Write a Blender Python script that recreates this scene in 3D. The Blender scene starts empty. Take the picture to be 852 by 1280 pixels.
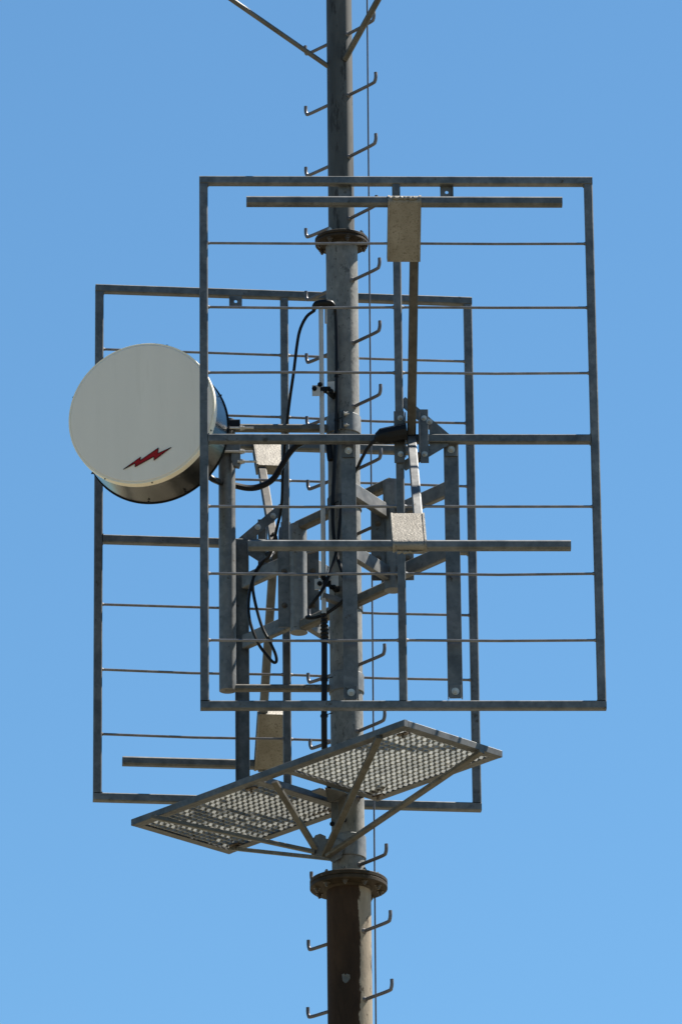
import bpy, math, random
from mathutils import Vector as V, Matrix
random.seed(7)
sc = bpy.context.scene
COL = sc.collection

# ------------------------------------------------------------------ camera
F_PX, PITCH, ROLL, SC = 8047.7, math.radians(21.93), math.radians(-0.617), 170.0
_F = V((0, math.cos(PITCH), math.sin(PITCH)))
_U0 = V((0, -math.sin(PITCH), math.cos(PITCH)))
_R0 = V((1, 0, 0))
_R = _R0 * math.cos(ROLL) + _U0 * math.sin(ROLL)
_U = _U0 * math.cos(ROLL) - _R0 * math.sin(ROLL)
CAM = -_F * (F_PX / SC)
cd = bpy.data.cameras.new("camera"); cam = bpy.data.objects.new("camera", cd); COL.objects.link(cam)
cd.sensor_fit = 'VERTICAL'; cd.sensor_height = 24.0; cd.lens = 24.0 * F_PX / 1280.0
cd.clip_start = 0.5; cd.clip_end = 20000
m = Matrix((( _R.x, _U.x, -_F.x), (_R.y, _U.y, -_F.y), (_R.z, _U.z, -_F.z))).to_4x4()
m.translation = CAM
cam.matrix_world = m
sc.camera = cam

def ray(x, y): return _F + _R * ((x - 426) / F_PX) + _U * ((640 - y) / F_PX)
def at(x, y, Y=0.0):
    "photo pixel -> point of the place at depth Y"
    d = ray(x, y); return CAM + d * ((Y - CAM.y) / d.y)
def atz(x, y, z):
    d = ray(x, y); return CAM + d * ((z - CAM.z) / d.z)
def on_plane(x, y, p, n):
    d = ray(x, y); return CAM + d * ((p - CAM).dot(n) / d.dot(n))

# ------------------------------------------------------------------ light
SUN_AZ, SUN_EL = math.radians(61), math.radians(57)      # azimuth from +Y towards +X
w = bpy.data.worlds.new("World"); sc.world = w; w.use_nodes = True
nt = w.node_tree; bg = nt.nodes["Background"]
sky = nt.nodes.new("ShaderNodeTexSky"); sky.sky_type = 'NISHITA'; sky.sun_disc = False
sky.sun_elevation = SUN_EL; sky.sun_rotation = SUN_AZ
sky.altitude = 0; sky.air_density = 1.0; sky.dust_density = 0.0; sky.ozone_density = 2.5
tint = nt.nodes.new("ShaderNodeVectorMath"); tint.operation = 'MULTIPLY'; tint.inputs[1].default_value = (0.64, 0.925, 0.99)
nt.links.new(sky.outputs[0], tint.inputs[0]); nt.links.new(tint.outputs[0], bg.inputs[0]); bg.inputs[1].default_value = 0.05
sd = bpy.data.lights.new("sun", 'SUN'); sd.energy = 5.0; sd.angle = math.radians(0.5); sd.color = (1, 0.94, 0.84)
so = bpy.data.objects.new("sun", sd); COL.objects.link(so)
sdir = V((math.sin(SUN_AZ) * math.cos(SUN_EL), math.cos(SUN_AZ) * math.cos(SUN_EL), math.sin(SUN_EL)))
so.rotation_euler = sdir.to_track_quat('Z', 'Y').to_euler()
so.location = (0, 0, 30)
sc.view_settings.view_transform = 'Standard'; sc.view_settings.look = 'None'
sc.view_settings.exposure = 1.61; sc.view_settings.gamma = 1.0
sc.render.engine = 'CYCLES'

# ------------------------------------------------------------------ materials
def mat(name, c1, c2=None, scale=6.0, rough=0.5, metal=0.0, c3=None, thr=0.62, fine=0.0, bump=0.0, stretch=(1, 1, 1), c3scale=None, wob=0.12, peel_sunlit=None, spec=0.5, vary=0.14):
    mt = bpy.data.materials.new(name); mt.use_nodes = True
    n = mt.node_tree; L = n.links; bs = n.nodes["Principled BSDF"]
    bs.inputs["Metallic"].default_value = metal; bs.inputs["Specular IOR Level"].default_value = spec
    tc = n.nodes.new("ShaderNodeTexCoord"); oi = n.nodes.new("ShaderNodeObjectInfo")
    ad = n.nodes.new("ShaderNodeVectorMath"); ad.operation = 'MULTIPLY_ADD'
    ad.inputs[1].default_value = stretch
    sh = n.nodes.new("ShaderNodeVectorMath"); sh.operation = 'SCALE'
    cb = n.nodes.new("ShaderNodeCombineXYZ")
    L.new(oi.outputs["Random"], cb.inputs[0]); L.new(oi.outputs["Random"], cb.inputs[2])
    L.new(cb.outputs[0], sh.inputs[0]); sh.inputs["Scale"].default_value = 37.0
    L.new(tc.outputs["Object"], ad.inputs[0]); L.new(sh.outputs[0], ad.inputs[2])
    co = ad.outputs[0]
    def noise(s, d=4.0, r=0.6):
        t = n.nodes.new("ShaderNodeTexNoise"); t.inputs["Scale"].default_value = s
        t.inputs["Detail"].default_value = d; t.inputs["Roughness"].default_value = r
        L.new(co, t.inputs["Vector"]); return t.outputs["Fac"]
    def ramp(f, a, b, inv=False):
        r = n.nodes.new("ShaderNodeMapRange"); r.inputs[1].default_value = a; r.inputs[2].default_value = b
        L.new(f, r.inputs[0]); return r.outputs[0]
    def mix(f, a, b):
        x = n.nodes.new("ShaderNodeMix"); x.data_type = 'RGBA'
        L.new(f, x.inputs[0])
        for i, v in ((6, a), (7, b)):
            if isinstance(v, tuple): x.inputs[i].default_value = v + (1,)
            else: L.new(v, x.inputs[i])
        return x.outputs[2]
    c2 = c2 or c1
    nf = noise(scale); col = mix(ramp(nf, 0.35, 0.65), c1, c2)
    if c3:
        nf3 = noise(c3scale or scale * 2.7, 6.0, 0.7)
        if peel_sunlit:        # flaked paint, spread so the pole's sunlit side is coloured paler
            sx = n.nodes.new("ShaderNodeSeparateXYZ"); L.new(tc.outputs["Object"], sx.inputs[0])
            pr = n.nodes.new("ShaderNodeMapRange"); pr.inputs[1].default_value = peel_sunlit[0]; pr.inputs[2].default_value = peel_sunlit[1]; pr.inputs[4].default_value = 0.32
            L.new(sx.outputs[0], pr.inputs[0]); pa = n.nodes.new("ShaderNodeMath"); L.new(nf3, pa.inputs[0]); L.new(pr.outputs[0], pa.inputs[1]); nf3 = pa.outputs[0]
        col = mix(ramp(nf3, thr, thr + 0.05), col, c3)
    if fine:
        vo = n.nodes.new("ShaderNodeTexVoronoi"); vo.inputs["Scale"].default_value = fine; L.new(co, vo.inputs["Vector"])
        bw = n.nodes.new("ShaderNodeRGBToBW"); L.new(vo.outputs["Color"], bw.inputs[0])
        mr = n.nodes.new("ShaderNodeMapRange"); mr.inputs[3].default_value = 0.84; mr.inputs[4].default_value = 1.13
        L.new(bw.outputs[0], mr.inputs[0])
        mm = n.nodes.new("ShaderNodeVectorMath"); mm.operation = 'SCALE'
        L.new(col, mm.inputs[0]); L.new(mr.outputs[0], mm.inputs["Scale"]); col = mm.outputs[0]
    ov = n.nodes.new("ShaderNodeMapRange"); ov.inputs[3].default_value = 1 - vary; ov.inputs[4].default_value = 1 + vary
    L.new(oi.outputs["Random"], ov.inputs[0]); vs_ = n.nodes.new("ShaderNodeVectorMath"); vs_.operation = 'SCALE'
    L.new(col, vs_.inputs[0]); L.new(ov.outputs[0], vs_.inputs["Scale"]); col = vs_.outputs[0]
    L.new(col, bs.inputs["Base Color"])
    rr = n.nodes.new("ShaderNodeMapRange"); rr.inputs[3].default_value = rough - wob; rr.inputs[4].default_value = rough + wob
    L.new(nf, rr.inputs[0]); L.new(rr.outputs[0], bs.inputs["Roughness"])
    if bump:
        b = n.nodes.new("ShaderNodeBump"); b.inputs["Strength"].default_value = bump; b.inputs["Distance"].default_value = 0.004
        L.new(noise(60, 3), b.inputs["Height"]); L.new(b.outputs[0], bs.inputs["Normal"])
    return mt

GALV   = mat("galvanised_steel", (0.078, 0.083, 0.087), (0.135, 0.139, 0.142), 7, 0.6, 0.85, fine=38, c3=(0.062, 0.056, 0.048), thr=0.64, c3scale=11)
PIPE   = mat("galvanised_pipe", (0.108, 0.113, 0.117), (0.175, 0.176, 0.175), 7, 0.62, 0.85, fine=30, c3=(0.085, 0.078, 0.07), thr=0.62)
WEATH  = mat("weathered_steel", (0.048, 0.047, 0.044), (0.084, 0.081, 0.075), 5, 0.65, 0.6, fine=26, c3=(0.028, 0.026, 0.024), thr=0.56, stretch=(1, 1, 0.2), c3scale=16)
MID    = mat("mottled_mast_steel", (0.112, 0.112, 0.108), (0.178, 0.173, 0.163), 9, 0.7, 0.6, fine=45, c3=(0.080, 0.078, 0.075), thr=0.57, c3scale=30, stretch=(1, 1, 0.6), bump=0.3)
RUST   = mat("dark_rusty_paint", (0.020, 0.013, 0.009), (0.040, 0.024, 0.015), 4, 0.75, 0.0, fine=22, c3=(0.21, 0.175, 0.135), thr=0.70, c3scale=14, stretch=(1, 1, 0.35), bump=0.5, peel_sunlit=(0.05, 0.085), spec=0.08)
FLANG  = mat("rusty_flange_steel", (0.020, 0.015, 0.010), (0.048, 0.036, 0.025), 7, 0.65, 0.2, c3=(0.10, 0.085, 0.065), thr=0.64, bump=0.4, spec=0.12)
BROWNG = mat("grimy_galvanised_steel", (0.078, 0.073, 0.065), (0.125, 0.118, 0.104), 8, 0.6, 0.7, fine=30, c3=(0.05, 0.04, 0.03), thr=0.62)
ARMD   = mat("shaded_arm_steel", (0.048, 0.045, 0.041), (0.075, 0.071, 0.064), 8, 0.6, 0.8, fine=30)  # upper dipole arms: shade of the underside put into a darker colour
COVER  = mat("rough_cast_zinc", (0.150, 0.139, 0.121), (0.225, 0.212, 0.190), 5, 0.62, 0.9, c3=(0.120, 0.108, 0.092), thr=0.55, c3scale=75, bump=0.8)
HOOK   = mat("step_rod_steel", (0.09, 0.086, 0.092), (0.13, 0.123, 0.13), 12, 0.55, 0.7)
RODM   = mat("thin_rod_steel", (0.105, 0.108, 0.118), (0.16, 0.16, 0.168), 10, 0.45, 0.8)
GRATE  = mat("grating_steel", (0.25, 0.26, 0.25), (0.38, 0.385, 0.365), 10, 0.6, 0.95, c3=(0.15, 0.14, 0.12), thr=0.60, c3scale=16)
BLACK  = mat("black_rubber", (0.004, 0.004, 0.005), (0.007, 0.007, 0.008), 10, 0.4, 0.0, spec=0.15)
DISH   = mat("cream_radome", (0.555, 0.52, 0.47), (0.60, 0.563, 0.51), 2.0, 0.6, 0.0, spec=0.3, c3=(0.562, 0.527, 0.475), thr=0.56, c3scale=9, stretch=(1, 1, 0.12), vary=0.0)
RIM    = mat("cream_rim_paint", (0.66, 0.60, 0.48), (0.70, 0.64, 0.52), 4, 0.4, 0.0)
SHROUD = mat("polished_shroud", (0.045, 0.043, 0.040), (0.07, 0.068, 0.064), 3, 0.24, 0.95, c3=(0.035, 0.03, 0.026), thr=0.6)
REDM   = mat("red_print", (0.24, 0.006, 0.008), (0.19, 0.006, 0.008), 12, 0.55, spec=0.15)
STEEL  = mat("bright_bolt_zinc", (0.4, 0.4, 0.39), (0.30, 0.28, 0.25), 20, 0.45, 0.7)
RBOLT  = mat("brown_bolt", (0.045, 0.034, 0.025), (0.09, 0.072, 0.055), 20, 0.5, 0.4)
FIBRE  = mat("pale_fibreglass", (0.26, 0.265, 0.27), (0.32, 0.32, 0.32), 5, 0.4, 0.0)
GROUND = mat("dry_meadow", (0.12, 0.102, 0.068), (0.16, 0.138, 0.098), 0.02, 0.9, 0.0, c3=(0.07, 0.08, 0.035), thr=0.56, c3scale=0.08)
CONC   = mat("concrete", (0.32, 0.31, 0.29), (0.38, 0.37, 0.35), 3, 0.8)

# ------------------------------------------------------------------ mesh building
class MB:
    def __init__(s): s.v = []; s.f = []
    def add(s, vs, fs):
        b = len(s.v); s.v += [tuple(p) for p in vs]; s.f += [tuple(i + b for i in f) for f in fs]; return s
    def prism(s, poly, d):
        "polygon extruded by vector d"
        poly = [V(p) for p in poly]; n = len(poly); d = V(d)
        nn = V((0, 0, 0))
        for i in range(n): nn += poly[i].cross(poly[(i + 1) % n])
        if nn.dot(d) > 0: poly = poly[::-1]
        vs = poly + [p + d for p in poly]
        return s.add(vs, [tuple(range(n)), tuple(range(2 * n - 1, n - 1, -1))] + [(i, i + n, (i + 1) % n + n, (i + 1) % n) for i in range(n)])
    def beam(s, a, b, wd, ht, up=(0, 0, 1), c=0.007):
        "bar from a to b: wd across, ht along up, corners cut by c"
        a, b, up = V(a), V(b), V(up); t = (b - a).normalized(); sd_ = t.cross(up).normalized(); up = sd_.cross(t)
        x, y = wd / 2, ht / 2; c = min(c, x * 0.9, y * 0.9)
        if c > 0:
            pr = [(x, -y + c), (x, y - c), (x - c, y), (-x + c, y), (-x, y - c), (-x, -y + c), (-x + c, -y), (x - c, -y)]
        else: pr = [(x, -y), (x, y), (-x, y), (-x, -y)]
        return s.prism([a + sd_ * p[0] + up * p[1] for p in pr], b - a)
    def tube(s, pts, r, n=12, cap=True):
        pts = [V(p) for p in pts]; rs = r if isinstance(r, (list, tuple)) else [r] * len(pts)
        N = len(pts); ts = []
        for i in range(N):
            ts.append((pts[min(i + 1, N - 1)] - pts[max(i - 1, 0)]).normalized())
        up = V((0, 0, 1)) if abs(ts[0].z) < 0.9 else V((1, 0, 0))
        x = ts[0].cross(up).normalized(); vs = []
        for i in range(N):
            x = (x - ts[i] * x.dot(ts[i])).normalized(); y = ts[i].cross(x)
            for k in range(n):
                a = 2 * math.pi * k / n; vs.append(pts[i] + (x * math.cos(a) + y * math.sin(a)) * rs[i])
        fs = [(i * n + k, i * n + (k + 1) % n, (i + 1) * n + (k + 1) % n, (i + 1) * n + k) for i in range(N - 1) for k in range(n)]
        if cap: fs += [tuple(range(n - 1, -1, -1)), tuple((N - 1) * n + k for k in range(n))]
        return s.add(vs, fs)
    def ring(s, c, ax, r0, r1, h, n=40):
        "annular plate: inner r0, outer r1, from c along ax by h"
        c, ax = V(c), V(ax).normalized(); x = ax.orthogonal().normalized(); y = ax.cross(x); vs = []
        e = min(0.004, h * 0.2)
        pr = [(r0, 0), (r1 - e, 0), (r1, e), (r1, h - e), (r1 - e, h), (r0, h)]
        for k in range(n):
            a = 2 * math.pi * k / n; d = x * math.cos(a) + y * math.sin(a)
            vs += [c + d * r + ax * z for r, z in pr]
        q = len(pr)
        return s.add(vs, [(k * q + j, ((k + 1) % n) * q + j, ((k + 1) % n) * q + (j + 1) % q, k * q + (j + 1) % q) for k in range(n) for j in range(q)])
    def build(s, name, m, parent=None, off=None, rotz=None):
        if off is not None or rotz is not None:
            o_ = V(off or (0, 0, 0)); R = Matrix.Rotation(-(rotz or 0), 3, 'Z')
            s.v = [tuple(R @ (V(p) - o_)) for p in s.v]
        me = bpy.data.meshes.new(name); me.from_pydata(s.v, [], s.f); me.validate()
        me.polygons.foreach_set("use_smooth", [True] * len(me.polygons)); me.set_sharp_from_angle(angle=math.radians(32))
        me.materials.append(m); ob = bpy.data.objects.new(name, me); COL.objects.link(ob)
        if parent: ob.parent = parent
        return ob

def thing(name, label, cat, loc=(0, 0, 0), rz=0, group=None):
    o = bpy.data.objects.new(name, None); COL.objects.link(o); o.location = loc; o.rotation_euler = (0, 0, rz)
    o.empty_display_size = 0.2; o['label'] = label; o['category'] = cat
    if group: o['group'] = group
    return o
def tag(o, label, cat, group=None):
    o['label'] = label; o['category'] = cat
    if group: o['group'] = group
    return o
def smooth(pts, k=8):
    pts = [V(p) for p in pts]; P = [pts[0] * 2 - pts[1]] + pts + [pts[-1] * 2 - pts[-2]]; out = []
    for i in range(1, len(P) - 2):
        for j in range(k):
            t = j / k; a, b, c, d = P[i - 1], P[i], P[i + 1], P[i + 2]
            out.append(0.5 * ((2 * b) + (c - a) * t + (2 * a - 5 * b + 4 * c - d) * t * t + (3 * b - a - 3 * c + d) * t ** 3))
    return out + [pts[-1]]
def dup(root, loc, rz, label):
    r = root.copy(); COL.objects.link(r); r.location = loc; r.rotation_euler = (0, 0, rz); r['label'] = label
    for ch in list(root.children):
        c = ch.copy(); COL.objects.link(c); c.parent = r
        for g in ch.children:
            d = g.copy(); COL.objects.link(d); d.parent = c
    return r
def hexbolt(p, d, r=0.016, h=0.014):
    "washer, hex head and thread end, pointing along d"
    b = MB(); p, d = V(p), V(d).normalized()
    b.tube([p, p + d * h * 0.25], r * 1.45, 12)
    b.tube([p + d * h * 0.25, p + d * h * 1.2], r, 6)
    b.tube([p + d * h * 1.2, p + d * h * 1.9], r * 0.5, 8)
    return b

# ------------------------------------------------------------------ ground, footing
GZ = CAM.z - 1.7
g = MB(); n = 96
vs = [V((0, 0, GZ))]; fs = []
rad = [6, 25, 90, 350, 1400, 6000]
for ri, r in enumerate(rad):
    for k in range(n):
        a = 2 * math.pi * k / n; vs.append(V((r * math.cos(a), r * math.sin(a), GZ + (random.uniform(-0.1, 0.1) * (1 if ri > 1 else 0)))))
fs += [(0, 1 + k, 1 + (k + 1) % n) for k in range(n)]
for ri in range(len(rad) - 1):
    fs += [(1 + ri * n + k, 1 + (ri + 1) * n + k, 1 + (ri + 1) * n + (k + 1) % n, 1 + ri * n + (k + 1) % n) for k in range(n)]
g.add(vs, fs); o = g.build("ground", GROUND); o['kind'] = 'structure'
MX = 0.0263
f_ = MB(); f_.beam((MX - 1, 0, GZ + 0.2), (MX + 1, 0, GZ + 0.2), 2.0, 0.5, c=0.03)
o = f_.build("footing", CONC); o['kind'] = 'structure'

# ------------------------------------------------------------------ mast
def mz(y): return at(430, y, 0).z
Z_UF, Z_LF = mz(307), mz(1112)            # undersides of the two flanges
mast = thing("mast", "tall round steel mast with step hooks, grey above and rusty brown below its larger flange", "mast", (MX, 0, GZ + 0.45))
mo = V(mast.location)
def col_(r0, r1, z0, z1, name, m_):
    b = MB(); b.tube([(MX, 0, z0 + (z1 - z0) * i / 8) for i in range(9)], [r0 + (r1 - r0) * i / 8 for i in range(9)], 64)
    return b.build(name, m_, mast, mo)
col_(0.098, 0.093, Z_UF + 0.03, 7.2, "upper_pole", WEATH)
col_(0.119, 0.1185, Z_LF + 0.045, Z_UF + 0.004, "middle_pole", MID)
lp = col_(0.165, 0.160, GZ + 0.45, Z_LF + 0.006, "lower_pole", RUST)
for zf, R, th, nb, rp in ((Z_UF, 0.197, 0.024, 8, 0.120), (Z_LF, 0.279, 0.031, 10, 0.161)):
    top_r = 0.199 if R < 0.2 else R
    b = MB(); b.ring((MX, 0, zf), (0, 0, 1), rp - 0.03, R, th, 72); lo = b.build("flange_plate", FLANG, mast, mo)
    b = MB(); b.ring((MX, 0, zf + th + 0.003), (0, 0, 1), 0.06, top_r, th, 72); up_ = b.build("flange_plate", FLANG, mast, mo)
    for k in range(nb):
        a = 2 * math.pi * (k + 0.32) / nb; rb = (R + rp) / 2 + 0.012; p = V((MX + rb * math.cos(a), rb * math.sin(a), 0))
        b = hexbolt(p + V((0, 0, zf - 0.001)), (0, 0, -1), 0.017, 0.017); b.build("bolt", RBOLT, mast, mo)
        b = hexbolt(p + V((0, 0, zf + 2 * th + 0.004)), (0, 0, 1), 0.017, 0.016); b.build("bolt", STEEL if k % 4 == 1 else RBOLT, mast, mo)
# weld collars under the flanges
b = MB(); b.tube([(MX, 0, Z_LF - 0.018), (MX, 0, Z_LF - 0.001)], [0.163, 0.174], 64); b.build("weld", FLANG, mast, mo)
b = MB(); b.tube([(MX, 0, Z_UF - 0.015), (MX, 0, Z_UF - 0.001)], [0.120, 0.130], 64); b.build("weld", FLANG, mast, mo)
# light scar of missing paint on the lower pole (thin raised flake)
fl = []
for (px, py) in ((427, 1218), (430, 1217), (431.5, 1219), (433, 1217), (437, 1218.5), (437.5, 1223), (434, 1228), (431, 1229), (428, 1226)):
    q = at(px, py, -0.15); dx = q.x - MX; yy = -math.sqrt(max(0.1635 ** 2 - dx * dx, 0)); q = at(px, py, yy); fl.append(q)
b = MB(); b.prism(fl, (0, -0.002, 0)); b.build("bare_patch", BROWNG, mast, mo)

# step hooks: one mesh each side, shared
PS = 0.5105; HZ0 = 3.4418
ca, sa = math.cos(math.radians(47.5)), -math.sin(math.radians(47.5))
def hook_pts(sg, r0):
    d = V((ca * sg, sa * sg, 0)); L = 0.392 if r0 < 0.1 else (0.405 if r0 < 0.13 else 0.440)
    return smooth([d * (r0 - 0.02) + V((0, 0, -0.085)), d * 0.2 + V((0, 0, -0.083)), d * (L - 0.035) + V((0, 0, -0.078)), d * (L - 0.008) + V((0, 0, -0.064)), d * L + V((0, 0, -0.035)), d * L + V((0, 0, 0))], 5)
hookm = {}
for k in range(-8, 38):
    z = HZ0 - PS * k
    if z < GZ + 3 or z > 7: continue
    r0 = 0.096 if z - 0.08 > Z_UF else (0.119 if z - 0.08 > Z_LF else 0.163)
    for sg in (1, -1):
        if sg == 1 and 0.2 < z - 0.08 < 0.0: continue
        key = (sg, r0)
        if key not in hookm:
            b = MB(); b.tube(hook_pts(sg, r0), 0.013, 10)
            d = V((ca * sg, sa * sg, 0)); b.tube([d * (r0 - 0.005) + V((0, 0, -0.085)), d * (r0 + 0.012) + V((0, 0, -0.085))], [0.024, 0.013], 10)
            hookm[key] = b.build("step_hook", HOOK, mast); ob = hookm[key]
        else:
            ob = hookm[key].copy(); COL.objects.link(ob); ob.parent = mast
        ob.location = (0, 0, z - mo.z); ob.rotation_euler = (0, 0, random.uniform(-0.02, 0.02))

# two struts running up and out of the picture
for p0, p1, rr in ((at(410, 83, -0.02), at(270, -14, -0.35), 0.019), (at(431, 74, -0.085), at(481, -16, -0.62), 0.024)):
    b = MB(); e = p0 + (p1 - p0) * 1.9
    b.tube([p0, e], rr, 16); b.build("strut", BROWNG, mast, mo)

# safety wire beside the mast
WY = 0.21
pw = [at(458.6, 0, WY), at(469.6, 1280, WY)]; dw = (pw[1] - pw[0])
b = MB(); b.tube([pw[0] - dw * 0.45, pw[0], pw[0] + dw * 0.5, pw[1], pw[1] + dw * 1.0], 0.0062, 8)
o = b.build("safety_wire", HOOK, None, pw[0] - dw * 0.45); o.location = pw[0] - dw * 0.45
tag(o, "thin vertical steel wire running the whole height just right of the mast", "wire")

# ------------------------------------------------------------------ panel antennas
W, H, TB = 2.8786, 4.1569, 0.062
PF = V((0.4282, -1.021, 0.149)); AF = 0.0307; PR = V((-0.416, 1.021, 0.149)); AR = math.pi + 0.112
panel = thing("panel_antenna", "nearer and higher rectangular rod-frame panel antenna, its dipoles pointing towards the viewer", "antenna", PF, AF, "panel antennas on the mast")
def part(b, name, m_, root=None): return b.build(name, m_, root or panel)
hw, hh, t2 = W / 2, H / 2, TB / 2
part(MB().beam((-hw, 0, hh - t2), (hw, 0, hh - t2), TB, TB), "frame_bar", GALV)
part(MB().beam((-hw, 0, -hh + t2), (hw, 0, -hh + t2), TB, TB), "frame_bar", GALV)
part(MB().beam((-hw + t2, 0.0, -hh + TB + .001), (-hw + t2, 0.0, hh - TB - .001), TB, TB, (0, 1, 0)), "frame_bar", GALV)
part(MB().beam((hw - t2, 0.0, -hh + TB + .001), (hw - t2, 0.0, hh - TB - .001), TB, TB, (0, 1, 0)), "frame_bar", GALV)
part(MB().beam((-hw + TB + .001, 0, 0), (hw - TB - .001, 0, 0), TB, TB), "middle_bar", GALV)
for z0, z1 in ((-hh + TB + .001, -t2 - .001), (t2 + .001, hh - TB - .001)):
    part(MB().beam((0, 0, z0), (0, 0, z1), TB - 0.004, TB - 0.004, (0, 1, 0)), "centre_bar", GALV)
for z in (0.522, 1.04, 1.55):
    for sg in (1, -1):
        for xa, xb in ((-hw + TB - .004, -t2 + .004), (t2 - .004, hw - TB + .004)):
            b = MB(); b.tube([(xa, 0.0, z * sg), (xa * .5 + xb * .5, random.uniform(-.004, .004), z * sg + random.uniform(-.009, .003)), (xb, 0.0, z * sg)], 0.0098, 10)
            for xe, s_ in ((xa, 1), (xb, -1)):
                b.tube([(xe, 0, z * sg), (xe + 0.018 * s_, 0, z * sg)], [0.016, 0.010], 10)
            part(b, "reflector_rod", RODM)
for x in (-hw + TB, hw - TB):
    for z in (hh - TB, 0.0, -hh + TB):
        sx = 1 if x < 0 else -1
        for zz in ((z - t2 * 0 - 0.002,) if z > 0 and abs(z) > 1 else ((z + 0.002,) if z < -1 else (t2 + .002, -t2 - .002))):
            part(MB().tube([(x + sx * 0.002, -t2 + 0.004, zz), (x + sx * 0.003, 0, zz), (x + sx * 0.002, t2 - 0.004, zz)], [0.005, 0.007, 0.005], 6), "weld", GALV)
# bolt tabs
for x in (-0.372, 0.372):
    b = MB(); zt = hh - TB
    # small angle with a hole
    hole = [(x + 0.013 * math.cos(a), zt - 0.045 + 0.013 * math.sin(a)) for a in [i * math.pi / 6 for i in range(12)]]
    outer = [(x + 0.048, zt - 0.045), (x + 0.048, zt - 0.01), (x + 0.048, zt + .003), (x, zt + .003), (x - 0.048, zt + .003), (x - 0.048, zt - 0.01), (x - 0.048, zt - 0.045), (x - 0.048, zt - 0.07), (x - 0.048, zt - 0.092), (x, zt - 0.092), (x + 0.048, zt - 0.092), (x + 0.048, zt - 0.07)]
    vs = []; 
    for yy in (0.022, 0.028):
        vs += [V((p[0], yy, p[1])) for p in outer] + [V((p[0], yy, p[1])) for p in hole]
    fs = []
    for i in range(12):
        j = (i + 1) % 12
        fs += [(i, j, 12 + j, 12 + i), (24 + i, 36 + i, 36 + j, 24 + j), (i, 24 + i, 24 + j, j), (12 + i, 12 + j, 36 + j, 36 + i)]
    b.add(vs, fs); b.beam((x + 0.045, 0.024, zt), (x + 0.045, 0.024, zt - 0.092), 0.006, 0.05, (0, 1, 0), 0)
    part(b, "bolt_tab", GALV)
# triangular gusset on the middle cross
gx = 0.335
b = MB()
b.beam((0.02, 0.0, 0.305), (gx, 0.0, 0.012), 0.008, 0.072, V((0.305, 0, 0.335)), 0)
part(b, "gusset", GALV)
b = MB(); b.beam((0.02, 0.0, -0.215), (gx, 0.0, -0.012), 0.008, 0.072, V((0.2, 0, -0.335)), 0)
part(b, "gusset", GALV)
part(MB().prism([(0.215, -0.004, -0.095), (gx + 0.01, -0.004, 0.0), (0.215, -0.004, 0.13)], (0, 0.006, 0)), "gusset", GALV)
for (x, z) in ((0.10, 0.215), (0.215, 0.12)):
    hexbolt((x, 0.045, z), (0, 1, 0), 0.016, 0.014).build("bolt", STEEL, panel)
    hexbolt((x, -0.045, z), (0, -1, 0), 0.016, 0.014).build("bolt", STEEL, panel)
# feed bracket: two upright flats with bolts
AX = 0.088                                    # arm line
for x, wd in ((AX - 0.092, 0.075), (AX + 0.088, 0.06)):
    part(MB().beam((x, -0.042, -0.20), (x, -0.042, 0.20 if x < AX else 0.215), wd, 0.012, (0, 1, 0), 0.002), "bracket_plate", GALV)
    for z in (-0.135, 0.145):
        hexbolt((x + (0.008 if x < AX else 0), -0.049, z), (0, -1, 0), 0.015, 0.012).build("bolt", STEEL, panel)
for x in (AX - 0.05, AX + 0.05):
    part(MB().beam((x, -0.085, -0.16), (x, -0.085, 0.16), 0.008, 0.085, (0, 1, 0), 0.001), "bracket_plate", GALV)
# arms, dipoles, covers
DD, DZ = 1.235, 1.315
for sg in (1, -1):
    a0 = V((AX - .005, -0.055, 0.02 * sg)); a1 = V((AX - .005, -DD, DZ * sg)); u = (a1 - a0).normalized()
    nrm = V((0, -u.z * sg, u.y * sg))                 # normal in the bend plane
    part(MB().beam(a0, a1 - u * 0.10, 0.064, 0.05, nrm, 0.007), "dipole_arm", ARMD if sg == 1 else PIPE)
    xs = 0.008
    part(MB().beam((xs - 1.122, -DD, DZ * sg), (xs + 1.122, -DD, DZ * sg), 0.068, 0.068, c=0.013), "dipole", GALV)
    # folded sheet cover: hull round the dipole, flat flanks back along the arm
    c0 = V((xs - 0.118, -DD, DZ * sg)); L = 0.435; R = 0.043
    prof = []
    for i in range(9):
        a = math.pi * (i / 8) - math.pi / 2; prof.append(u * (R * math.cos(a)) + nrm * (R * math.sin(a)))
    prof = prof + [nrm * R * 0.95 - u * L, -nrm * R * 0.95 - u * L]
    cv = MB().prism([c0 + p for p in prof], (0.236, 0, 0))
    part(cv, "dipole_cover", COVER)
    b = MB()
    for xx in (0.0, 0.221):                              # raised seam at each flank
        b.prism([c0 + V((xx, 0, 0)) + p * 1.12 for p in prof[:9]] + [c0 + V((xx, 0, 0)) + nrm * (R * 1.1) - u * (L - .004), c0 + V((xx, 0, 0)) - nrm * (R * 1.1) - u * (L - .004)], (0.015, 0, 0))
    part(b, "cover_seam", COVER)
    b = MB(); pts = [c0 + V((0.03 + 0.176 * i / 14, 0, 0)) + u * (R * 0.9) + nrm * (0.03 * (1 if sg == 1 else -1)) + V((0, 0, random.uniform(-.004, .004))) for i in range(15)]
    b.tube(pts, [0.012 + random.uniform(-.004, .004) for _ in pts], 8); part(b, "weld", COVER)
    for x in (xs - 0.16,):
        hexbolt(a0 + u * 0.12 - nrm * 0.026 + V((0, 0, 0)), -nrm, 0.014, 0.012).build("bolt", BROWNG, panel)
panel2 = dup(panel, PR, AR, "farther and lower rectangular rod-frame panel antenna behind the white dish, its dipoles pointing away")

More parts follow.
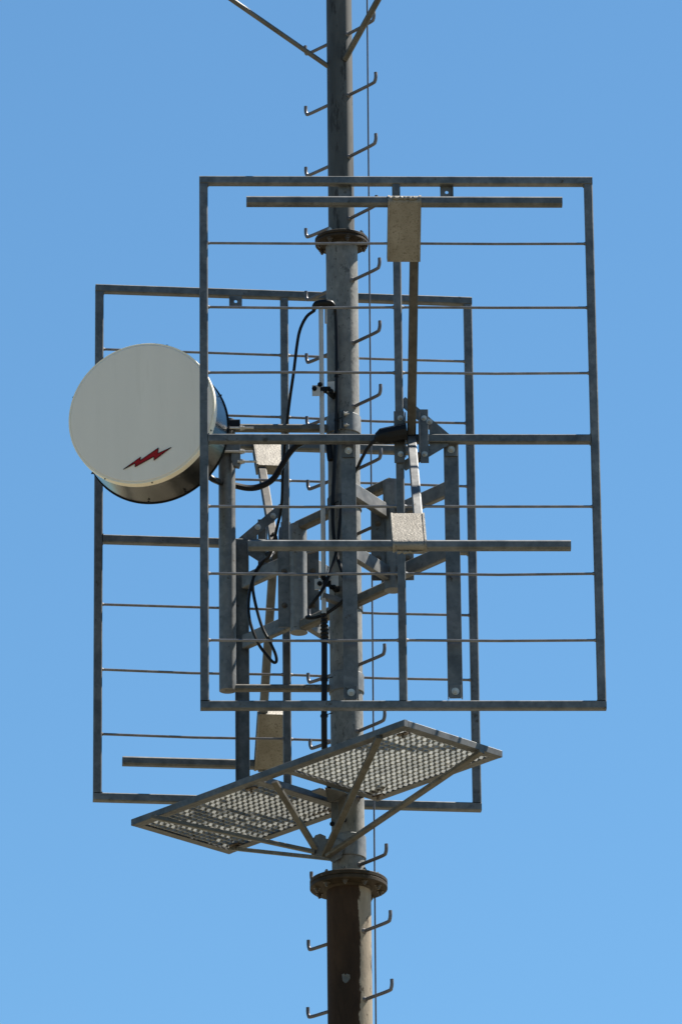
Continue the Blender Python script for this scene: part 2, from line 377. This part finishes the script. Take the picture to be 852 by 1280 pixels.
# ------------------------------------------------------------------ brackets between mast and panels
zT = at(490, 604, -0.42).z; zB = at(490, 731, -0.42).z; zM = (zT + zB) / 2
br = thing("mounting_bracket", "steel bracket of tubes and two upright channels holding the nearer panel antenna to the mast", "bracket", (MX, 0, zM), 0, "panel mounting brackets")
T = V((0.345, -0.42, 0)); hz = (zT - zB) / 2
def bp(b, name, m_): return b.build(name, m_, br)
ud = T.normalized()
for s_ in (1, -1):
    bp(MB().beam(ud * 0.10 + V((0, 0, hz * s_)), T + V((0, 0, hz * s_)), 0.075, 0.078, c=0.012), "bracket_arm", BROWNG)
bp(MB().tube([T + V((0, 0, -hz - 0.045)), T + V((0, 0, -hz + 0.15)), T + V((0, 0, hz - 0.15)), T + V((0, 0, hz + 0.013))], 0.0645, 32), "upright_tube", PIPE)
for z in (hz, -hz):
    bp(MB().ring(V((0, 0, z - 0.05)), (0, 0, 1), 0.118, 0.127, 0.10, 48), "mast_clamp", PIPE)
# back plates each side of the upright tube
px_ = V((1, 0, 0))
for sx in (-1, 1):
    c = T + px_ * (0.105 * sx) + V((0, -0.045, -0.05))
    bp(MB().beam(c + V((0, 0, -0.33)), c + V((0, 0, 0.28)), 0.095, 0.010, (0, 1, 0), 0.002), "clamp_plate", GALV)
    for z in (-0.16, 0.11):
        hexbolt(c + V((0, 0.006, z)), (0, 1, 0), 0.016, 0.014).build("bolt", RBOLT, br)
        hexbolt(c + V((0, -0.006, z)), (0, -1, 0), 0.016, 0.014).build("bolt", RBOLT, br)
# upright channels and the V arms that carry them
XL, XR, YC = 0.402 - 0.37, 0.402 + 0.37, -0.955
zc0 = at(438, 871, -0.98).z - zM; zc1 = at(438, 554, -0.98).z - zM
for x in (XL, XR):
    b = MB(); b.beam((x, YC, zc0), (x, YC, zc1), 0.106, 0.008, (0, 1, 0), 0.002)
    for s_ in (-1, 1): b.beam((x + 0.049 * s_, YC + 0.03, zc0), (x + 0.049 * s_, YC + 0.03, zc1), 0.008, 0.05, (0, 1, 0), 0.002)
    bp(b, "upright_channel", GALV)
    for z in (zc1 - 0.055, zc0 + 0.035):
        b = MB(); b.beam((x, YC - 0.012, z - 0.05), (x, YC - 0.012, z + 0.05), 0.085, 0.01, (0, 1, 0), 0.002); bp(b, "bolt_lug", GALV)
        hexbolt((x, YC - 0.018, z), (0, -1, 0), 0.019, 0.018).build("bolt", STEEL, br)
zV1 = at(489, 641, -0.45).z - zM; zV2 = at(489, 718, -0.45).z - zM
for z in (zV1, zV2):
    for x in (XL, XR):
        s_ = -1 if x == XL else 1
        a = T + V((0.05 * s_, -0.06, z)); e = V((x - 0.02 * s_, YC + 0.05, z))
        bp(MB().beam(a, e, 0.05, 0.112, c=0.006), "diagonal_arm", PIPE)
br2 = dup(br, (MX, 0, zM), math.pi, "steel bracket of tubes and upright channels holding the farther panel antenna to the mast")

# ------------------------------------------------------------------ dish and its pipe mount
YP = -0.03
pt, pb = at(283.5, 529, YP), at(284.5, 862, YP)
dm = thing("dish_mount", "vertical grey pipe left of the mast with two horizontal arms clamped to the mast", "pipe mount", V((pt.x, YP, pb.z)))
do = V(dm.location); RPp = 0.062
MB().tube([(pt.x, YP, pb.z - 0.01), (pt.x, YP, pt.z + 0.02)], RPp, 36).build("upright_pipe", PIPE, dm, do)
for (y_, hgt) in ((534.5, 0.054), (859.5, 0.048)):
    zz = at(340, y_, YP).z
    MB().beam((pt.x - 0.02 if hgt < .06 else pt.x - 0.03, YP, zz), (MX - 0.11, 0, zz), 0.06, hgt, c=0.012).build("mount_arm", BROWNG, dm, do)
    zr = zz + 0.005 if y_ < 700 else zz + 0.02
    MB().ring((MX, 0, zr - 0.065), (0, 0, 1), 0.1185, 0.128, 0.145, 56).build("mast_clamp", PIPE, dm, do)
    q = at(433, y_ - 5, -0.13)
    b = MB()
    for dx in (-0.02, 0.0):
        b.beam((MX + dx, -0.145, zr - 0.07), (MX + dx, -0.145, zr + 0.085), 0.006, 0.04, (0, 1, 0), 0)
    b.build("clamp_lug", GALV, dm, do)
    for dz in (-0.04, 0.05):
        hexbolt((MX + 0.004, -0.148, zr + dz), (1, 0, 0), 0.012, 0.02).build("bolt", STEEL, dm, do)

BETA = math.radians(14); ax = V((math.sin(BETA), math.cos(BETA), 0))       # drum axis, front to back
FC = at(177, 516.5, -0.60); RD = 0.553; DL = 0.415
dish = thing("dish_antenna", "round grey-white drum dish antenna with a red lightning bolt near its lower rim", "dish", FC + ax * DL)
dO = V(dish.location)
e1 = V((0, 0, 1)).cross(ax).normalized(); e2 = V((0, 0, 1))
def circ(c, r, n=96): return [c + (e1 * math.cos(2 * math.pi * k / n) + e2 * math.sin(2 * math.pi * k / n)) * r for k in range(n)]
def lathe(prof, n=96):
    b = MB(); vs = []
    for d_, r_ in prof: vs += circ(FC + ax * d_, r_, n)
    fs = [(i * n + k, i * n + (k + 1) % n, (i + 1) * n + (k + 1) % n, (i + 1) * n + k) for i in range(len(prof) - 1) for k in range(n)]
    b.add(vs, fs); return b
b = lathe([(0.02, RD - 0.004), (0.02, RD - 0.012), (0.0, RD - 0.014), (-0.004, RD - 0.02), (-0.006, RD * 0.7), (-0.007, 0.02)])
b.f.append(tuple(range(5 * 96, 6 * 96)[::-1])); b.build("radome", DISH, dish, dO)
lathe([(0.001, RD - 0.013), (0.0, RD - 0.001), (0.003, RD + 0.001), (0.062, RD + 0.001), (0.064, RD - 0.016)]).build("rim_band", RIM, dish, dO)
lathe([(0.02, RD - 0.014), (0.06, RD - 0.014), (DL - 0.03, RD - 0.013), (DL, RD - 0.010)]).build("shroud", SHROUD, dish, dO)
lathe([(DL - 0.004, RD - 0.012), (DL - 0.004, RD - 0.004), (DL + 0.003, RD - 0.004), (DL + 0.003, RD - 0.012)]).build("gasket", BLACK, dish, dO)
lathe([(DL + 0.004, RD - 0.002), (DL + 0.05, RD * 0.8), (DL + 0.11, RD * 0.5), (DL + 0.14, 0.12), (DL + 0.145, 0.02)]).build("reflector", GALV, dish, dO)
b = MB(); b.tube([FC + ax * (DL + 0.12), FC + ax * (DL + 0.20)], 0.12, 32); b.build("hub", GALV, dish, dO)
for k, a in enumerate([-15, 20, 65, 110, 155, 200, 245, 262, 275, 300, 330]):
    a = math.radians(a); d = e1 * math.cos(a) + e2 * math.sin(a)
    dep = 0.012 if k % 2 else DL - 0.05
    hexbolt(FC + ax * dep + d * (RD - 0.006), d, 0.0075, 0.008).build("bolt", BLACK, dish, dO)
bolt = [(335, 628), (412, 573), (409, 589), (491, 532), (488, 557), (548, 530), (471, 588), (471, 571), (387, 617), (388, 601)]
pl = [on_plane(60 + x / 3.55, 410 + y / 3.55, FC - ax * 0.0085, ax) for x, y in bolt]
ring_in = pl
MB().prism(pl, -ax * 0.002).build("lightning_emblem", REDM, dish, dO)
# black outline seen round the bolt
cc = sum(pl, V()) / len(pl)
ed = MB()
for i in range(len(pl)): ed.beam(pl[i] - ax * .003, pl[(i + 1) % len(pl)] - ax * .003, 0.004, 0.002, ax, 0)
ed.build("emblem_outline", BLACK, dish, dO)
# clamp behind the dish gripping the pipe
hub = FC + ax * (DL + 0.17); pp = V((pt.x, YP, at(284, 555, YP).z))
b = MB(); b.beam(hub, V((pp.x - 0.07, YP + 0.09, pp.z)), 0.05, 0.16, c=0.01); b.build("mount_arm", GALV, dish, dO)
for y_ in (536, 566):
    z_ = at(292, y_, YP).z
    MB().beam((pt.x - 0.06, YP - 0.075, z_), (pt.x + 0.10, YP - 0.075, z_), 0.05, 0.075, c=0.01).build("pipe_clamp", BLACK if y_ == 536 else GALV, dish, dO)
MB().prism([at(290, 564, YP - .12), at(300, 561, YP - .12), at(301, 578, YP - .12), at(299, 583, YP - .12), at(292, 582, YP - .12), at(289, 573, YP - .12)], (0, 0.05, 0)).build("pipe_clamp", PIPE, dish, dO)
for xa, xb, y_ in ((280, 317, 535), (279, 316, 564.5), (297, 321, 577)):
    a, e = at(xa, y_, YP - .13), at(xb, y_, YP - .13)
    b = MB(); b.tube([a, e], 0.0085, 10); b.build("threaded_rod", STEEL, dish, dO)
    q = at(300, y_, YP - .13); b = MB(); b.tube([q, q + V((0.02, 0, 0))], 0.02, 6); b.tube([q + V((0.022, 0, 0)), q + V((0.034, 0, 0))], 0.016, 6); b.build("nut", STEEL, dish, dO)

# ------------------------------------------------------------------ slim rod antenna with loop cap
YR = -0.19
ra = thing("rod_antenna", "slim pale vertical tube antenna clamped to the left side of the mast", "antenna", at(404, 772, YR))
ro_ = V(ra.location)
MB().tube([at(401, 384, YR), at(404.8, 772, YR)], 0.0175, 16).build("tube", FIBRE, ra, ro_)
MB().tube([at(407.3, 384, YR + 0.03), at(407.3, 404, YR + 0.03)], 0.010, 12).build("tube_stub", FIBRE, ra, ro_)
MB().tube(smooth([at(392, 388, YR), at(394, 382, YR), at(400, 379.5, YR), at(410, 379, YR), at(416, 381, YR), at(419, 388, YR)], 5), [0.014, .016, .018, .02, .022, .024, .026, .027, .028, .028, .028, .028, .028, .028, .028, .027, .026, .025, .024, .02, .018, .016, .014, .012, .011, .010], 12).build("cable_boot", BLACK, ra, ro_)
for (yc, xa, xb) in ((489, 390, 418), (731, 393, 423)):
    za = at(400, yc, YR).z; L_ = at(xa, yc, YR).x; R_ = at(xb, yc, YR).x
    MB().beam((L_, YR - 0.035, za - .01), (L_ + 0.06, YR - 0.035, za - .01), 0.008, 0.085, c=0.001).build("clamp_plate", FIBRE, ra, ro_)
    MB().beam((R_ - 0.055, YR - 0.03, za + .02), (R_, YR - 0.03, za + .02), 0.008, 0.085, c=0.001).build("clamp_plate", FIBRE, ra, ro_)
    b = MB(); b.beam((R_ - 0.05, YR - 0.02, za), (MX - 0.06, -0.09, za), 0.05, 0.05, c=0.01)
    b.beam((L_ + 0.03, YR, za + 0.01), (R_ - 0.03, YR, za + 0.01), 0.035, 0.05, c=0.01)
    b.build("clamp_block", BLACK, ra, ro_)
    for k in range(5):
        q = V((random.uniform(L_ + .01, R_ - .02), YR - 0.045, za + random.uniform(-0.04, 0.05)))
        hexbolt(q, (0, -1, 0), 0.013, 0.016).build("bolt", BLACK, ra, ro_)
MB().beam(at(402, 745, YR), at(424, 752, -0.13), 0.05, 0.045, c=0.004).build("lower_stay", PIPE, ra, ro_)
b = MB(); p0, p1 = at(404.6, 768, YR), at(405.5, 803, YR)
N = 22; b.tube([p0 + (p1 - p0) * (i / N) for i in range(N + 1)], [0.020 + 0.009 * (i % 3 == 0) + 0.006 * (i / N) for i in range(N + 1)], 16); b.build("ribbed_connector", BLACK, ra, ro_)

# ------------------------------------------------------------------ cables
def cable(pts, r, label, name="cable", m_=BLACK, k=8, group="black cables around the mast"):
    P = smooth([at(*p) for p in pts], k); o0 = P[0].copy()
    b = MB(); b.tube(P, r, 10); ob = b.build(name, m_, None, o0); ob.location = o0
    return tag(ob, label, "cable", group)
thick_c = cable([(405.3, 795, YR), (405.3, 850, YR), (405, 900, YR), (406, 945, -0.1), (412, 985, 0.06), (420, 1020, 0.15), (430, 1100, 0.34), (436, 1200, 0.33), (438, 1300, 0.24), (440, 1900, 0.2)], 0.023, "thick black cable dropping straight from the ribbed connector to the perforated platform")
cable([(262, 596, -0.25), (268, 600, -0.22), (280, 604.5, -0.02), (292, 606.5, 0.05), (310, 610, 0.1), (325, 608, 0.12), (341, 599, 0.12), (352, 582, 0.1), (362, 566, 0.08), (374, 555, 0.05), (390, 549, -.02), (408, 551, -0.1), (413, 575, -.13)], 0.0235, "thickest black cable curving from behind the dish towards the mast")
cable([(393, 388, YR), (383, 396, YR), (375, 412, YR), (371, 432, YR), (367, 465, YR), (362, 500, -.1), (358, 535, 0), (354, 580, 0.15), (352, 630, 0.25), (346, 660, 0.35), (338, 692, 0.45), (328, 703, 0.5), (317, 722, 0.5), (311, 748, 0.5), (312, 775, 0.5), (322, 803, 0.5), (335, 821, 0.5), (342, 828, 0.5), (345.5, 826, 0.5), (344, 817, 0.5), (337, 802, 0.5), (328, 785, 0.5), (320, 758, 0.5), (316, 735, 0.5), (318, 718, 0.5), (328, 702, 0.52), (337, 697, 0.6), (341, 690, 0.8)], 0.0118, "thin black cable hanging in a long loop at the left, pointed at its bottom", k=6)
front_c = cable([(418, 384, YR), (419.5, 395, -.16), (420.6, 430, -0.15), (420.8, 500, -0.15), (419.5, 550, -0.15), (417, 600, -0.15), (415.5, 640, -0.16), (417, 672, -0.16), (421, 695, -0.17), (426, 710, -0.2), (429.5, 722, -0.2)], 0.0145, "thin black cable running down the face of the mast from the slim tube top")
cable([(472, 548, -1.09), (461, 558, -1.05), (452, 573, -1.0), (446, 586, -.9), (438, 600, -.5), (428, 625, -.25), (425, 650, -0.22), (422, 680, -0.22), (417, 702, -0.22), (410, 722, -0.26), (401, 740, -0.28), (392, 752, -0.28), (386, 760, -0.25)], 0.0125, "thin black cable from the black plug box of the nearer panel down across the mast")
cable([(386, 770, -0.1), (383, 772, -0.15), (390, 772.5, -.15), (400, 770, -.15), (412, 764, -.16), (422, 757, -.17), (429.5, 750, -.18)], 0.0125, "short black cable bowed under the lower tube arm beside the mast")
for (x, y, Yd, r) in ((420.7, 470, -0.15, 0.019), (420.3, 525, -0.15, 0.019), (416, 630, -0.16, 0.019), (405.3, 850, YR, 0.028), (405, 895, YR, 0.028)):
    p = at(x, y, Yd); b = MB(); b.tube([p - V((0, 0, 0.007)), p + V((0, 0, 0.007))], r, 12); b.beam(p + V((r * .6, -r, 0)), p + V((r * 2.2, -r * 1.1, 0.012)), 0.006, 0.006, c=0)
    host = thick_c if r > 0.02 else front_c
    b.build("cable_tie", BLACK, host, host.location)
# plug boxes on the two feed brackets
def boot(pts, rs, root_at, label):
    P = [at(*p) for p in pts]; b = MB(); b.tube(P, rs, 10); ob = b.build("plug_box", BLACK, None, P[0].copy()); ob.location = P[0]; return tag(ob, label, "connector", "black plug boxes")
YB = -1.13
boot([(468.5, 549.5, YB), (471.5, 548, YB), (477, 545.5, YB), (488, 543.5, YB), (500, 541, YB), (508, 540.5, YB)], [0.012, 0.04, 0.060, 0.062, 0.062, 0.070], None, "black plug box at the centre of the nearer panel antenna")
boot([(341, 690, 0.80), (336, 694, 0.84), (333, 701, 0.9)], [0.02, 0.032, 0.02], None, "small dark plug box at the centre of the farther panel antenna")

# ------------------------------------------------------------------ work platform
zP = at(434, 997, 0).z
A, B_, C_ = atz(164, 1024, zP), atz(505, 899, zP), atz(628, 938, zP)
uv = (B_ - A); LU = uv.length; uv.normalize(); vv = V((-uv.y, uv.x, 0)); LV = (C_ - B_).dot(vv)
pf = thing("work_platform", "grey steel platform with two open grating panels, slung round the mast below the antennas", "platform", (MX, 0, zP))
pO = V(pf.location)
def PP(s, t, z=0): return A + uv * s + vv * t + V((0, 0, z))
BH, BW = 0.050, 0.036
S1, S2 = LU * 0.468, LU * 0.553
h2 = BH / 2; q = BW / 2
def pbeam(a, b, inw):
    mb = MB().beam(a, b, BW, BH, c=0.003); o_ = inw * (q + 0.016) + V((0, 0, -h2 + 0.003))
    d_ = (b - a).normalized() * 0.034
    if inw.length > 0: mb.beam(a + o_ + d_, b + o_ - d_, 0.034, 0.0055, c=0)
    return mb.build("edge_beam", GALV, pf, pO)
pbeam(PP(0, q, -h2), PP(LU, q, -h2), vv)                                    # long near beam
pbeam(PP(LU - q, BW + .001, -h2), PP(LU - q, LV, -h2), -uv)                 # right end
pbeam(PP(q, BW + .001, -h2), PP(q, LV, -h2), uv)                            # left end
pbeam(PP(S2 + q, BW + .001, -h2), PP(S2 + q, LV, -h2), uv); pbeam(PP(S1 - q, BW + .001, -h2), PP(S1 - q, LV, -h2), -uv)
pbeam(PP(BW + .001, LV - q, -h2), PP(S1 - BW - .001, LV - q, -h2), -vv); pbeam(PP(S2 + BW + .001, LV - q, -h2), PP(LU - BW - .001, LV - q, -h2), -vv)
pit = 0.056; bh = 0.033; bt = 0.005
for s0, s1 in ((BW, S1 - BW), (S2 + BW, LU - BW)):
    b = MB(); n1 = int((s1 - s0) / pit); n2 = int((LV - 2 * BW) / pit)
    for i in range(1, n1 + 1):
        s_ = s0 + (s1 - s0) * i / (n1 + 1)
        b.beam(PP(s_, BW, -0.027), PP(s_, LV - BW, -0.027), bt, bh, c=0)
    for j in range(1, n2 + 1):
        t_ = BW + (LV - 2 * BW) * j / (n2 + 1)
        b.beam(PP(s0, t_, -0.0200), PP(s1, t_, -0.0200), 0.015, 0.016, c=0)
    o = b.build("grating", GRATE, pf, pO); o['kind'] = 'stuff'
# grating clips
for s_, t_ in ((LU - 0.12, 0.10), (S2 + 0.1, LV - 0.09), (S1 - 0.15, 0.09), (0.2, LV - 0.12), (S1 - 0.1, LV - 0.1)):
    b = MB(); b.beam(PP(s_ - .045, t_, -0.053), PP(s_ + .045, t_ + .01, -0.053), 0.04, 0.012, c=.002); b.tube([PP(s_, t_, -0.05), PP(s_, t_, -0.085)], 0.010, 8)
    b.build("grating_clip", RBOLT, pf, pO)
# struts to lugs on the mast
LD = -vv
def onlug(x, y, k): return at(x, y, k)
zc = at(430, 1060, 0).z
b = MB(); b.ring((MX, 0, zc - 0.09), (0, 0, 1), 0.117, 0.129, 0.17, 48); b.build("mast_collar", PIPE, pf, pO)
ly = -0.13
L1 = [(390, 1050), (394, 1044), (400, 1042), (407, 1045), (409, 1060), (409, 1071), (399, 1070), (389, 1069)]
MB().prism([at(x, y, ly) for x, y in L1], (0, 0.012, 0)).build("lug", PIPE, pf, pO)
L2 = [(409, 1052), (418, 1048), (426, 1050), (430, 1060), (426, 1072), (416, 1078), (407, 1072)]
MB().prism([at(x, y, ly - 0.012) for x, y in L2], (0, 0.012, 0)).build("lug", PIPE, pf, pO)
MB().beam(at(405, 1061, ly + .01), at(434, 1061, -0.10), 0.012, 0.15, c=.002).build("lug", PIPE, pf, pO)
def strut(a, b, wd=0.05, m_=BROWNG):
    MB().beam(a, b, wd, 0.028, c=0.004).build("strut", m_, pf, pO)
zs = zP - BH - 0.012
strut(at(405.5, 1069, ly - .03), atz(474, 921, zs))
strut(at(409, 1070, ly - .05), atz(602, 939, zs))
strut(at(394.5, 1061, ly - .03), atz(343, 977, zs))
strut(at(394, 1065, ly - .02), atz(190, 1021, zs), 0.045)
strut(at(416, 1074, ly + .0), atz(289, 1060.5, zs + .01), 0.04)
# bracket pair where the panels meet the mast
MB().prism([at(406, 984, -0.4), at(430, 990, -0.3), at(434, 992, -0.13), at(414, 1003, -0.13), at(409, 1000, -.3)], (0.0, 0.012, 0.0)).build("gusset", PIPE, pf, pO)
b = MB(); b.beam(PP(LU / 2 + .0, 0.5, -0.03), V((MX - 0.06, -0.08, zP - 0.03)), 0.09, 0.012, c=.002); b.build("gusset", PIPE, pf, pO)
MB().beam(at(418, 1003, -.14), at(418, 1030, -.14), 0.05, 0.02, (0, 1, 0), .003).build("gusset", GALV, pf, pO)
for x, y in ((430, 1025), (415, 1030)):
    hexbolt(at(x, y, -0.15), (0, -1, 0), 0.013, 0.012).build("bolt", BLACK, pf, pO)
